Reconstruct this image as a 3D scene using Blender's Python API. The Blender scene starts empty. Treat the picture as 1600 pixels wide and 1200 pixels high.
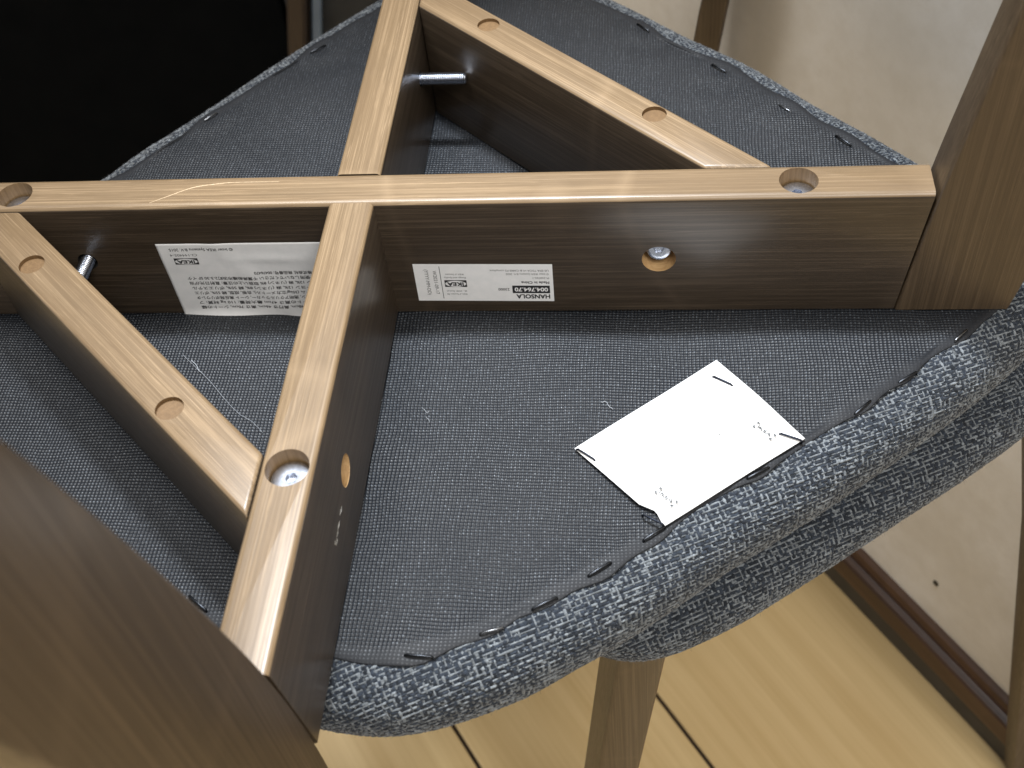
import bpy, bmesh, math, random
import numpy as np
from mathutils import Vector, Matrix
random.seed(7)
RNG = np.random.default_rng(7)
S = 0.001                                  # everything below is given in millimetres
SC = bpy.context.scene
COL = SC.collection

# ------------------------------------------------------------------ camera
cam = bpy.data.cameras.new('camera')
cam_o = bpy.data.objects.new('camera', cam); COL.objects.link(cam_o)
RT = Vector((0.993408, 0.074325, -0.087276)); DN = Vector((0.001125, -0.767617, -0.640908)); FW = Vector((-0.11463, 0.636585, -0.76264))
M = Matrix(((RT.x, -DN.x, -FW.x, 0.1146069), (RT.y, -DN.y, -FW.y, -0.3479401), (RT.z, -DN.z, -FW.z, 0.3593987), (0, 0, 0, 1)))
cam_o.matrix_world = M
cam.sensor_width = 36; cam.sensor_fit = 'HORIZONTAL'; cam.lens = 1835.5 / 1600 * 36
cam.clip_start = 0.01; cam.clip_end = 50
cam.dof.use_dof = True; cam.dof.focus_distance = 0.475; cam.dof.aperture_fstop = 15
SC.camera = cam_o

# ------------------------------------------------------------------ light
world = bpy.data.worlds.new('World'); SC.world = world; world.use_nodes = True
bg = world.node_tree.nodes['Background']
bg.inputs[0].default_value = (1.0, 0.98, 0.95, 1); bg.inputs[1].default_value = 0.42

def area(name, loc, target, size, power, col):
    l = bpy.data.lights.new(name, 'AREA'); l.shape = 'DISK'; l.size = size; l.energy = power; l.color = col
    o = bpy.data.objects.new(name, l); COL.objects.link(o); o.location = loc
    o.rotation_euler = (Vector(target) - Vector(loc)).to_track_quat('-Z', 'Y').to_euler()
    return o
area('ceiling_lamp', (-0.36, 0.22, 1.70), (0.08, 0.0, 0), 0.5, 19, (1.0, 0.985, 0.96))
area('room_lamp', (0.55, -1.05, 1.55), (0.25, 0.1, -0.3), 0.8, 23, (1.0, 0.96, 0.90))
pl = bpy.data.lights.new('centre_spot', 'SPOT'); pl.energy = 70.0; pl.color = (0.88, 0.94, 1.0); pl.spot_size = math.radians(36); pl.spot_blend = 1.0; pl.shadow_soft_size = 0.05  # added overhead spot, brightens the middle of the lining, card and rail tops
plo = bpy.data.objects.new('centre_spot', pl); COL.objects.link(plo); plo.location = (0.02, 0.20, 1.0)
plo.rotation_euler = (Vector((0.085, -0.04, 0)) - Vector(plo.location)).to_track_quat('-Z', 'Y').to_euler()

SC.view_settings.view_transform = 'Standard'; SC.view_settings.look = 'None'
SC.view_settings.exposure = 0.0; SC.view_settings.gamma = 1.0; SC.view_settings.use_curve_mapping = False
SC.cycles.use_denoising = True
SC.cycles.max_bounces = 8

# ------------------------------------------------------------------ node helpers
def new_mat(name):
    m = bpy.data.materials.new(name); m.use_nodes = True
    nt = m.node_tree
    return m, nt, nt.nodes['Principled BSDF']
def nd(nt, typ, **kw):
    n = nt.nodes.new(typ)
    for k, v in kw.items():
        if k in n.inputs: n.inputs[k].default_value = v
        else: setattr(n, k, v)
    return n
def lk(nt, a, b): nt.links.new(a, b)
def math_n(nt, op, a, b=None, c=None):
    n = nt.nodes.new('ShaderNodeMath'); n.operation = op
    for i, v in enumerate((a, b, c)):
        if v is None: continue
        if isinstance(v, (int, float)): n.inputs[i].default_value = v
        else: nt.links.new(v, n.inputs[i])
    return n.outputs[0]
def mixc(nt, fac, a, b, mode='MIX'):
    n = nt.nodes.new('ShaderNodeMix'); n.data_type = 'RGBA'; n.blend_type = mode
    for sock, v in ((n.inputs[0], fac), (n.inputs[6], a), (n.inputs[7], b)):
        if isinstance(v, (int, float)): sock.default_value = v
        elif isinstance(v, tuple): sock.default_value = (*v, 1) if len(v) == 3 else v
        else: nt.links.new(v, sock)
    return n.outputs[2]
def noise(nt, vec, scale, detail=3, rough=0.55, vscale=None):
    if vscale is not None:
        mp = nt.nodes.new('ShaderNodeMapping'); mp.inputs['Scale'].default_value = vscale
        nt.links.new(vec, mp.inputs['Vector']); vec = mp.outputs[0]
    n = nt.nodes.new('ShaderNodeTexNoise'); n.inputs['Scale'].default_value = scale
    n.inputs['Detail'].default_value = detail; n.inputs['Roughness'].default_value = rough
    nt.links.new(vec, n.inputs['Vector'])
    return n.outputs['Fac']
def remap(nt, v, a, b, c=0.0, d=1.0, smooth=False):
    n = nt.nodes.new('ShaderNodeMapRange'); n.inputs[1].default_value = a; n.inputs[2].default_value = b
    n.inputs[3].default_value = c; n.inputs[4].default_value = d
    if smooth: n.interpolation_type = 'SMOOTHSTEP'
    nt.links.new(v, n.inputs[0]); return n.outputs[0]
def bump(nt, hgt, bsdf, dist, strength=1.0):
    b = nt.nodes.new('ShaderNodeBump'); b.inputs['Distance'].default_value = dist; b.inputs['Strength'].default_value = strength
    nt.links.new(hgt, b.inputs['Height']); nt.links.new(b.outputs[0], bsdf.inputs['Normal'])

# ------------------------------------------------------------------ materials
def wood(name, dark, mid, light, axis=0, rough=0.42, dash=0.5, coat=0.0, spec=0.4):
    m, nt, b = new_mat(name)
    oi = nt.nodes.new('ShaderNodeObjectInfo')
    tc = nt.nodes.new('ShaderNodeTexCoord')
    add = nt.nodes.new('ShaderNodeVectorMath'); add.operation = 'ADD'
    off = nt.nodes.new('ShaderNodeVectorMath'); off.operation = 'SCALE'; off.inputs[0].default_value = (3.1, 1.7, 2.3)
    lk(nt, oi.outputs['Random'], off.inputs['Scale'])
    lk(nt, tc.outputs['Object'], add.inputs[0]); lk(nt, off.outputs[0], add.inputs[1])
    v = add.outputs[0]
    def sc(l, c):
        q = [c, c, c]; q[axis] = l; return tuple(q)
    big = noise(nt, v, 1, 3, 0.5, sc(5, 26))
    fine = noise(nt, v, 1, 4, 0.65, sc(7, 1700))
    med = noise(nt, v, 1, 3, 0.6, sc(9, 700))
    das = noise(nt, v, 1, 2, 0.5, sc(50, 2300))
    t = math_n(nt, 'ADD', math_n(nt, 'MULTIPLY', fine, 0.42), math_n(nt, 'ADD', math_n(nt, 'MULTIPLY', med, 0.38), math_n(nt, 'MULTIPLY', big, 0.20)))
    c1 = mixc(nt, remap(nt, t, 0.34, 0.52), dark, mid)
    c2 = mixc(nt, remap(nt, t, 0.50, 0.68), c1, light)
    dm = math_n(nt, 'MULTIPLY', remap(nt, das, 0.60, 0.70), remap(nt, big, 0.35, 0.6, 0.25, 1.0))
    c3 = mixc(nt, math_n(nt, 'MULTIPLY', dm, dash), c2, light)
    # small dark pores
    pore = remap(nt, noise(nt, v, 1, 1, 0.5, sc(110, 1500)), 0.66, 0.76)
    c4 = mixc(nt, math_n(nt, 'MULTIPLY', pore, 0.45), c3, dark)
    blot = noise(nt, tc.outputs['Object'], 1, 4, 0.6, sc(16, 60))
    c4 = mixc(nt, remap(nt, blot, 0.48, 0.72, 0.0, 0.38), c4, tuple(0.55 * q for q in mid))
    knot = remap(nt, math_n(nt, 'ABSOLUTE', math_n(nt, 'SUBTRACT', noise(nt, v, 1, 1, 0.4, sc(9, 3)), 0.5)), 0.0, 0.012, 1.0, 0.0)
    c4 = mixc(nt, math_n(nt, 'MULTIPLY', knot, 0.22), c4, light)
    lk(nt, c4, b.inputs['Base Color'])
    lk(nt, remap(nt, t, 0.3, 0.7, rough + 0.08, rough - 0.06), b.inputs['Roughness'])
    b.inputs['Specular IOR Level'].default_value = spec
    b.inputs['Coat Weight'].default_value = coat; b.inputs['Coat Roughness'].default_value = 0.22
    bump(nt, math_n(nt, 'ADD', fine, math_n(nt, 'MULTIPLY', das, 0.5)), b, 0.00012, 0.55)
    return m
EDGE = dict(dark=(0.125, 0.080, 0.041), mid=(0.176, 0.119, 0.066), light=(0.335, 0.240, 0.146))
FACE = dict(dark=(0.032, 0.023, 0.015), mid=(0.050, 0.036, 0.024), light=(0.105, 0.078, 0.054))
LEGC = dict(dark=(0.047, 0.031, 0.018), mid=(0.073, 0.050, 0.029), light=(0.118, 0.082, 0.050))
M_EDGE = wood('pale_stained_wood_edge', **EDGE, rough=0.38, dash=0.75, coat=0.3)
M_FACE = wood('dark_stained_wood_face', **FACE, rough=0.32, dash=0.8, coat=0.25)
M_LEG = wood('brown_stained_leg_wood', **LEGC, axis=2, rough=0.42, dash=0.25, coat=0.1)
M_RAW = wood('raw_bored_wood', (0.36, 0.21, 0.09), (0.50, 0.32, 0.15), (0.62, 0.43, 0.23), rough=0.6)
M_PLUG = wood('darker_plug_wood', (0.115, 0.066, 0.028), (0.155, 0.091, 0.040), (0.20, 0.122, 0.057), axis=2, rough=0.5)
M_BORE = wood('stained_bore_wood', (0.17, 0.105, 0.05), (0.24, 0.155, 0.075), (0.32, 0.21, 0.11), axis=2, rough=0.5)
M_POST = wood('dark_brown_post_wood', (0.02, 0.013, 0.009), (0.034, 0.022, 0.014), (0.05, 0.034, 0.022), axis=2, rough=0.5)

def metal(name, col, rough):
    m, nt, b = new_mat(name)
    tc = nt.nodes.new('ShaderNodeTexCoord')
    n = noise(nt, tc.outputs['Object'], 900, 3)
    lk(nt, mixc(nt, remap(nt, n, 0.35, 0.7), tuple(c * 0.75 for c in col), col), b.inputs['Base Color'])
    b.inputs['Metallic'].default_value = 1; b.inputs['Roughness'].default_value = rough
    bump(nt, n, b, 0.00005, 0.3)
    return m
M_ZINC = metal('zinc_plated_steel', (0.64, 0.69, 0.80), 0.26)
M_STAPLE = metal('dark_staple_wire', (0.06, 0.065, 0.075), 0.35)
M_STAPLE2 = metal('grey_glinting_staple_wire', (0.22, 0.23, 0.25), 0.25)
M_TAGSTAPLE = metal('grey_staple_wire', (0.035, 0.04, 0.055), 0.5)

def lining_mat():
    m, nt, b = new_mat('black_spunbond_lining')
    tc = nt.nodes.new('ShaderNodeTexCoord'); sep = nt.nodes.new('ShaderNodeSeparateXYZ')
    wob = nt.nodes.new('ShaderNodeTexNoise'); wob.inputs['Scale'].default_value = 22; wob.inputs['Detail'].default_value = 2
    lk(nt, tc.outputs['Object'], wob.inputs['Vector'])
    sc = nt.nodes.new('ShaderNodeVectorMath'); sc.operation = 'SCALE'; sc.inputs['Scale'].default_value = 0.004
    lk(nt, wob.outputs['Color'], sc.inputs[0])
    add = nt.nodes.new('ShaderNodeVectorMath'); add.operation = 'ADD'
    lk(nt, tc.outputs['Object'], add.inputs[0]); lk(nt, sc.outputs[0], add.inputs[1])
    lk(nt, add.outputs[0], sep.inputs[0])
    PI2 = 2 * math.pi; px, py = 0.00146, 0.00143
    sx = math_n(nt, 'COSINE', math_n(nt, 'MULTIPLY', sep.outputs[0], PI2 / px))
    sy = math_n(nt, 'COSINE', math_n(nt, 'MULTIPLY', sep.outputs[1], PI2 / py))
    g = math_n(nt, 'ADD', sx, sy)                                    # -2..2, pillow grid
    hem = nt.nodes.new('ShaderNodeAttribute'); hem.attribute_name = 'hem'
    flat = math_n(nt, 'SUBTRACT', 1.0, hem.outputs['Fac'])
    dot = remap(nt, g, 0.5, 1.5, 0, 1, True)
    groove = remap(nt, g, -1.3, 0.5, 0, 1, True)
    fib = noise(nt, tc.outputs['Object'], 2600, 2)
    patch = noise(nt, tc.outputs['Object'], 26, 3)
    # one random value per dot: cell centres lie on the cosine peaks
    cx = math_n(nt, 'ROUND', math_n(nt, 'DIVIDE', sep.outputs[0], px)); cy = math_n(nt, 'ROUND', math_n(nt, 'DIVIDE', sep.outputs[1], py))
    cmb = nt.nodes.new('ShaderNodeCombineXYZ'); lk(nt, cx, cmb.inputs[0]); lk(nt, cy, cmb.inputs[1])
    cell = nt.nodes.new('ShaderNodeTexWhiteNoise'); lk(nt, cmb.outputs[0], cell.inputs['Vector'])
    jit = remap(nt, math_n(nt, 'POWER', cell.outputs['Value'], 3.2), 0, 1, 0.16, 1.0)
    dcol = math_n(nt, 'MULTIPLY', math_n(nt, 'MULTIPLY', dot, jit), flat)
    base = mixc(nt, remap(nt, fib, 0.3, 0.7), (0.005, 0.0068, 0.0102), (0.011, 0.0142, 0.020))
    base = mixc(nt, remap(nt, patch, 0.35, 0.65, 0.0, 0.35), base, (0.016, 0.018, 0.022))
    base = mixc(nt, math_n(nt, 'MULTIPLY', math_n(nt, 'SUBTRACT', 1.0, groove), flat), base, (0.007, 0.008, 0.011))
    base = mixc(nt, hem.outputs['Fac'], base, (0.009, 0.010, 0.013))
    lk(nt, mixc(nt, dcol, base, (0.078, 0.090, 0.106)), b.inputs['Base Color'])  # glints on the dots painted as a paler colour, random per dot
    lk(nt, math_n(nt, 'ADD', remap(nt, dot, 0, 1, 0.50, 0.30), math_n(nt, 'MULTIPLY', hem.outputs['Fac'], 0.25)), b.inputs['Roughness'])
    b.inputs['Specular IOR Level'].default_value = 0.42
    hgt = math_n(nt, 'ADD', math_n(nt, 'MULTIPLY', math_n(nt, 'MULTIPLY', g, flat), 0.5), math_n(nt, 'MULTIPLY', fib, 0.5))
    bump(nt, hgt, b, 0.00020, 0.9)
    return m
M_LINING = lining_mat()

def plain_fabric():
    m, nt, b = new_mat('dark_grey_base_cloth')
    tc = nt.nodes.new('ShaderNodeTexCoord'); n = noise(nt, tc.outputs['Object'], 700, 3)
    lk(nt, mixc(nt, n, (0.010, 0.012, 0.016), (0.030, 0.034, 0.042)), b.inputs['Base Color']); b.inputs['Roughness'].default_value = 0.95
    return m
M_BASE = plain_fabric()
def yarn_mat():
    m, nt, b = new_mat('heathered_grey_yarn')
    at = nt.nodes.new('ShaderNodeAttribute'); at.attribute_name = 'yarn'
    tc = nt.nodes.new('ShaderNodeTexCoord')
    fib = noise(nt, tc.outputs['Object'], 3200, 3)
    lk(nt, mixc(nt, 1.0, at.outputs['Color'], mixc(nt, remap(nt, fib, 0.3, 0.7), (0.55, 0.55, 0.55), (1.25, 1.25, 1.25)), 'MULTIPLY'), b.inputs['Base Color'])
    b.inputs['Roughness'].default_value = 0.85; b.inputs['Specular IOR Level'].default_value = 0.25
    b.inputs['Sheen Weight'].default_value = 0.25; b.inputs['Sheen Roughness'].default_value = 0.4
    bump(nt, fib, b, 0.0002, 0.6)
    return m
M_YARN = yarn_mat()

def flat_mat(name, a, b_, scale=60, rough=0.6, bmp=0.0, detail=4):
    m, nt, b = new_mat(name)
    tc = nt.nodes.new('ShaderNodeTexCoord'); n = noise(nt, tc.outputs['Object'], scale, detail)
    lk(nt, mixc(nt, remap(nt, n, 0.3, 0.7), a, b_), b.inputs['Base Color']); b.inputs['Roughness'].default_value = rough
    if bmp: bump(nt, n, b, bmp)
    return m
M_PAPER = flat_mat('white_paper', (0.80, 0.81, 0.82), (0.86, 0.86, 0.87), 300, 0.5)
M_TAG = flat_mat('bright_white_card', (0.86, 0.87, 0.88), (0.89, 0.89, 0.90), 300, 0.55)
M_INK = flat_mat('black_ink', (0.012, 0.012, 0.014), (0.02, 0.02, 0.022), 500, 0.5)
M_GREYINK = flat_mat('grey_ink', (0.035, 0.035, 0.04), (0.06, 0.06, 0.065), 500, 0.5)
M_FAINTINK = flat_mat('faint_ink', (0.02, 0.022, 0.025), (0.12, 0.125, 0.13), 900, 0.6)
M_BLACK = flat_mat('black_matt_panel', (0.0022, 0.0026, 0.003), (0.0032, 0.0036, 0.004), 30, 0.9)
M_BLACK.node_tree.nodes['Principled BSDF'].inputs['Specular IOR Level'].default_value = 0.03
M_SLATE = flat_mat('slate_dark_panel', (0.012, 0.015, 0.019), (0.02, 0.024, 0.03), 30, 0.6)
M_STEEL = flat_mat('blue_grey_enamel', (0.10, 0.14, 0.20), (0.14, 0.19, 0.26), 40, 0.4)
M_LINT = flat_mat('pale_lint', (0.22, 0.24, 0.27), (0.38, 0.40, 0.43), 900, 0.9)
M_SCRATCH = flat_mat('pale_scratch', (0.36, 0.26, 0.16), (0.58, 0.44, 0.29), 900, 0.6)
M_NAIL = flat_mat('dark_nail', (0.02, 0.018, 0.015), (0.03, 0.026, 0.02), 900, 0.5)
M_GLUE = flat_mat('dried_white_glue', (0.10, 0.095, 0.085), (0.32, 0.31, 0.29), 900, 0.5)
M_CAVITY = flat_mat('dark_bore', (0.006, 0.005, 0.004), (0.010, 0.008, 0.006), 300, 0.9)

def wall_mat():
    m, nt, b = new_mat('beige_textured_wallpaper')
    tc = nt.nodes.new('ShaderNodeTexCoord')
    n1 = noise(nt, tc.outputs['Object'], 9, 4, 0.6); n2 = noise(nt, tc.outputs['Object'], 60, 5, 0.65); n3 = noise(nt, tc.outputs['Object'], 420, 3)
    c = mixc(nt, remap(nt, n1, 0.35, 0.68), (0.72, 0.675, 0.60), (0.83, 0.80, 0.755))
    c = mixc(nt, remap(nt, n2, 0.38, 0.66, 0, 0.4), c, (0.63, 0.58, 0.50))
    lk(nt, c, b.inputs['Base Color']); b.inputs['Roughness'].default_value = 0.8
    bump(nt, math_n(nt, 'ADD', math_n(nt, 'MULTIPLY', n2, 0.3), n3), b, 0.0002, 0.3)
    return m
M_WALL = wall_mat()
def floor_mat():
    m, nt, b = new_mat('honey_laminate')
    oi = nt.nodes.new('ShaderNodeObjectInfo'); tc = nt.nodes.new('ShaderNodeTexCoord')
    add = nt.nodes.new('ShaderNodeVectorMath'); add.operation = 'ADD'
    off = nt.nodes.new('ShaderNodeVectorMath'); off.operation = 'SCALE'; off.inputs[0].default_value = (5.1, 3.7, 0)
    lk(nt, oi.outputs['Random'], off.inputs['Scale']); lk(nt, tc.outputs['Object'], add.inputs[0]); lk(nt, off.outputs[0], add.inputs[1])
    v = add.outputs[0]
    a = noise(nt, v, 1, 4, 0.6, (2.2, 55, 55)); c = noise(nt, v, 1, 5, 0.65, (5, 330, 330)); e = noise(nt, v, 1, 3, 0.5, (3, 11, 11))
    t = math_n(nt, 'ADD', math_n(nt, 'MULTIPLY', a, 0.45), math_n(nt, 'ADD', math_n(nt, 'MULTIPLY', c, 0.2), math_n(nt, 'MULTIPLY', e, 0.35)))
    col = mixc(nt, remap(nt, t, 0.36, 0.64), (0.58, 0.405, 0.185), (0.78, 0.595, 0.32))
    lk(nt, col, b.inputs['Base Color']); b.inputs['Roughness'].default_value = 0.38
    bump(nt, c, b, 0.0001, 0.4)
    return m
M_FLOOR = floor_mat()
M_GROOVE = flat_mat('dark_groove', (0.03, 0.018, 0.010), (0.05, 0.032, 0.018), 80, 0.8)
M_BB1 = wood('dark_baseboard_wood', (0.030, 0.014, 0.007), (0.070, 0.033, 0.016), (0.115, 0.060, 0.030), axis=0, rough=0.4)
M_BB2 = flat_mat('shaded_skirting_grey', (0.030, 0.028, 0.026), (0.05, 0.046, 0.042), 50, 0.5)  # shade on the foot's lower face put into this grey

# ------------------------------------------------------------------ object helpers
def link(name, me, mat, parent=None, mw=None):
    o = bpy.data.objects.new(name, me); COL.objects.link(o)
    if mat is not None and not me.materials: me.materials.append(mat)
    if parent is not None: o.parent = parent
    if mw is not None: o.matrix_local = mw
    return o
def tag(o, label=None, cat=None, group=None, kind=None):
    if label: o['label'] = label
    if cat: o['category'] = cat
    if group: o['group'] = group
    if kind: o['kind'] = kind
    return o
def mesh_mm(name, verts, faces, smooth=False):
    me = bpy.data.meshes.new(name)
    me.from_pydata([tuple(c * S for c in v) for v in verts], [], faces); me.update()
    if smooth: me.shade_smooth()
    return me
def empty(name, loc=(0, 0, 0)):
    o = bpy.data.objects.new(name, None); COL.objects.link(o); o.location = [c * S for c in loc]
    o.empty_display_size = 0.02
    return o
def bevel_box(name, x0, x1, y0, y1, z0, z1, bev=2.0, seg=3, shear=None, long_only=False):
    """box in mm; shear = (dx at low x end top, dx at high x end top)"""
    bm = bmesh.new()
    vs = []
    for x in (x0, x1):
        for y in (y0, y1):
            for z in (z0, z1):
                xx = x
                if shear and z == z1: xx += shear[0] if x == x0 else shear[1]
                vs.append(bm.verts.new((xx * S, y * S, z * S)))
    for f in ((0, 1, 3, 2), (4, 6, 7, 5), (0, 4, 5, 1), (2, 3, 7, 6), (0, 2, 6, 4), (1, 5, 7, 3)):
        bm.faces.new([vs[i] for i in f])
    bmesh.ops.recalc_face_normals(bm, faces=bm.faces)
    if bev > 0:
        ed = [e for e in bm.edges if not long_only or abs(e.verts[0].co.x - e.verts[1].co.x) > 0.05]
        bmesh.ops.bevel(bm, geom=ed, offset=bev * S, segments=seg, affect='EDGES', profile=0.5, clamp_overlap=True)
    me = bpy.data.meshes.new(name); bm.to_mesh(me); bm.free(); return me
def smooth_by_angle(me, deg=40):
    me.shade_smooth(); me.set_sharp_from_angle(angle=math.radians(deg))
def cyl_mesh(name, r, z0, z1, n=48, r2=None):
    r2 = r if r2 is None else r2
    vs = [(r * math.cos(2 * math.pi * i / n), r * math.sin(2 * math.pi * i / n), z0) for i in range(n)] + \
         [(r2 * math.cos(2 * math.pi * i / n), r2 * math.sin(2 * math.pi * i / n), z1) for i in range(n)]
    fs = [(i, (i + 1) % n, n + (i + 1) % n, n + i) for i in range(n)] + [tuple(range(n - 1, -1, -1)), tuple(range(n, 2 * n))]
    return mesh_mm(name, vs, fs)
def align_z(p, d):
    """matrix putting local +Z along d at p (mm)"""
    q = Vector(d).normalized().to_track_quat('Z', 'Y')
    return Matrix.Translation(Vector(p) * S) @ q.to_matrix().to_4x4()
def cut(me, cutters):
    """boolean-subtract cylinders: list of (p, d, r, depth, material)"""
    o = bpy.data.objects.new('cut_tmp', me); COL.objects.link(o)
    tmp = []
    for p, d, r, dep, mt in cutters:
        cm = cyl_mesh('cutter', r, -dep, 3.0, 56); cm.materials.append(mt)
        c = bpy.data.objects.new('cut_tool', cm); COL.objects.link(c); c.matrix_world = align_z(p, d); tmp.append(c)
        md = o.modifiers.new('b', 'BOOLEAN'); md.operation = 'DIFFERENCE'; md.object = c; md.solver = 'EXACT'
        md.material_mode = 'TRANSFER'
    bpy.context.view_layer.update()
    dg = bpy.context.evaluated_depsgraph_get()
    out = bpy.data.meshes.new_from_object(o.evaluated_get(dg))
    for c in tmp: bpy.data.objects.remove(c)
    bpy.data.objects.remove(o)
    return out
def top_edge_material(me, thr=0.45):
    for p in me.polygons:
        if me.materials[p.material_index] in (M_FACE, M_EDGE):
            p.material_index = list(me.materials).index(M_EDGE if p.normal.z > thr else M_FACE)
def tube(name, pts, r, n=8, closed_ends=True):
    """tube in mm along pts"""
    P = [Vector(p) for p in pts]; vs = []; fs = []
    for i, p in enumerate(P):
        t = (P[min(i + 1, len(P) - 1)] - P[max(i - 1, 0)]).normalized()
        a = t.orthogonal().normalized() if i == 0 else (a - t * a.dot(t)).normalized()
        b = t.cross(a)
        rr = r[i] if isinstance(r, (list, tuple)) else r
        for k in range(n):
            an = 2 * math.pi * k / n; vs.append(p + (a * math.cos(an) + b * math.sin(an)) * rr)
    for i in range(len(P) - 1):
        for k in range(n): fs.append((i * n + k, i * n + (k + 1) % n, (i + 1) * n + (k + 1) % n, (i + 1) * n + k))
    fs.append(tuple(range(n - 1, -1, -1))); fs.append(tuple((len(P) - 1) * n + k for k in range(n)))
    return mesh_mm(name, vs, fs, True)

# ------------------------------------------------------------------ the setting
ZF = -505.0
D = Vector((0.5893, -0.8079, 0)); N = Vector((0.8079, 0.5893, 0))        # along the wall, into the wall
WALL_N = 311.6
def fm(along, n, z=0):                                                    # floor frame -> mm
    p = D * along + N * n; return (p.x, p.y, z)
FRAME = Matrix(((D.x, N.x, 0, 0), (D.y, N.y, 0, 0), (0, 0, 1, 0), (0, 0, 0, 1)))   # local x along the wall, y into the wall
fl = link('floor', bevel_box('floor', -2500, 2500, -1600, WALL_N + 40, ZF - 20, ZF - 4, 0), M_GROOVE, None, FRAME.copy())
tag(fl, kind='structure')
edges = [-12.8 - 150 * k for k in range(9, 0, -1)] + [-12.8, 132.6, WALL_N + 30]
for i in range(len(edges) - 1):
    me = bevel_box('plank', -2500, 2500, edges[i] + 1.6, edges[i + 1] - 1.6, ZF - 4, ZF, 0.8, 1)
    link('plank', me, M_FLOOR, fl)
wl = link('wall', bevel_box('wall', -2500, 2500, WALL_N + 8, WALL_N + 120, ZF, 1900, 0), M_WALL, None, FRAME.copy())
tag(wl, kind='structure')
nail_p = FRAME.inverted() @ (Vector((312, 96, -403)) * S)
link('nail_hole', cyl_mesh('nail_hole', 2.4, -2, 0.7, 14), M_NAIL, wl, Matrix.Translation((nail_p.x, (WALL_N + 8) * S, nail_p.z)) @ Matrix.Rotation(math.radians(90), 4, 'X'))
bb = tag(bpy.data.objects.new('baseboard', None), kind='structure'); COL.objects.link(bb); bb.matrix_world = FRAME.copy()
def extr(name, prof, mat, parent):
    n = len(prof); vs = [(-2500, y, z) for y, z in prof] + [(2500, y, z) for y, z in prof]
    fs = [(i, (i + 1) % n, n + (i + 1) % n, n + i) for i in range(n)] + [tuple(range(n - 1, -1, -1)), tuple(range(n, 2 * n))]
    me = mesh_mm(name, vs, fs); bm = bmesh.new(); bm.from_mesh(me); bmesh.ops.recalc_face_normals(bm, faces=bm.faces); bm.to_mesh(me); bm.free()
    return link(name, me, mat, parent)
Wn = WALL_N + 8
extr('skirting_foot', [(Wn - 9, ZF), (Wn - 9, ZF + 27), (Wn, ZF + 27), (Wn, ZF)], M_BB2, bb)
extr('skirting_board', [(Wn - 13, ZF + 27.3), (Wn - 13.5, ZF + 29), (Wn - 13.5, ZF + 47), (Wn - 12, ZF + 49), (Wn - 7, ZF + 50), (Wn - 7, ZF + 53), (Wn, ZF + 53), (Wn, ZF + 27.3)], M_BB1, bb)
extr('skirting_cap', [(Wn - 6.5, ZF + 53.2), (Wn - 5, ZF + 58), (Wn - 1.5, ZF + 60), (Wn, ZF + 60), (Wn, ZF + 53.2)], M_BB1, bb)

# ------------------------------------------------------------------ dark things behind on the left
cab = tag(empty('black_cabinet', (-420, 560, ZF)), 'matt black cabinet standing in the dark behind the seat, upper left', 'cabinet')
def cabp(name, x0, x1, y0, y1, z0, z1, m, bev=2):
    return link(name, bevel_box(name, x0 + 420, x1 + 420, y0 - 560, y1 - 560, z0 - ZF, z1 - ZF, bev, 2), m, cab)
cabp('body', -900, -95, 472, 700, ZF + 6, 420, M_BLACK)
cabp('door', -900, -175, 462, 471, ZF + 30, 415, M_BLACK)
cabp('side_panel', -172, -98, 464, 471, ZF + 30, 415, M_SLATE)
cabp('plinth', -890, -100, 480, 690, ZF, ZF + 6, M_BLACK, 0.5)
def slanted(name, x_low, x_high, y, z_low, z_high, wx, wy, mat, label, cat):
    n = 6; vs = []; fs = []
    for i in range(n + 1):
        t = i / n; x = (x_high - x_low) * t; z = (z_high - z_low) * t
        for dx, dy in ((0, 0.15), (0.15, 0), (0.85, 0), (1, 0.15), (1, 1), (0, 1)): vs.append((x + dx * wx, dy * wy, z))
    k = 6
    for i in range(n):
        for j in range(k): fs.append((i * k + j, i * k + (j + 1) % k, (i + 1) * k + (j + 1) % k, (i + 1) * k + j))
    fs.append(tuple(range(k - 1, -1, -1))); fs.append(tuple(n * k + j for j in range(k)))
    o = link(name, mesh_mm(name, vs, fs), mat); o.location = (x_low * S, y * S, z_low * S)
    return tag(o, label, cat)
slanted('leaning_post', -243, -44, 436, ZF, 420, 15, 20, M_POST, 'dark brown wooden post leaning before the black cabinet', 'post')
slanted('leaning_rod', -223, -29, 448, ZF, 420, 7.5, 8, M_STEEL, 'thin blue-grey rod just right of the leaning brown post', 'rod')

# ------------------------------------------------------------------ seat outline
def catmull(pts, sub=24):
    P = np.array(pts, float); n = len(P); out = []
    for i in range(n):
        p0, p1, p2, p3 = P[i - 1], P[i], P[(i + 1) % n], P[(i + 2) % n]
        for t in np.linspace(0, 1, sub, endpoint=False):
            out.append(0.5 * ((2 * p1) + (-p0 + p2) * t + (2 * p0 - 5 * p1 + 4 * p2 - p3) * t * t + (-p0 + 3 * p1 - 3 * p2 + p3) * t ** 3))
    return np.array(out)
def resample(C, n):
    Cc = np.vstack([C, C[:1]]); d = np.r_[0, np.cumsum(np.linalg.norm(np.diff(Cc, axis=0), axis=1))]
    u = np.linspace(0, d[-1], n, endpoint=False)
    return np.stack([np.interp(u, d, Cc[:, 0]), np.interp(u, d, Cc[:, 1])], 1), d[-1]
half = [(-62, -145), (-28, -161), (8, -169.5), (32, -169.5), (60, -159), (81, -146), (103, -131), (135, -105.5), (171, -79), (218, -41),
        (245, -17), (260, 1), (264, 22), (257, 43), (240, 67), (214, 97), (186, 126)]
OUT = half + [(158, 158)] + [(y, x) for x, y in reversed(half)] + [(-104, -104)]
OUT[-6:] = [(-162, 60), (-176, 32), (-180, 4), (-172, -36), (-157, -73), (-112, -114)]
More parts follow.
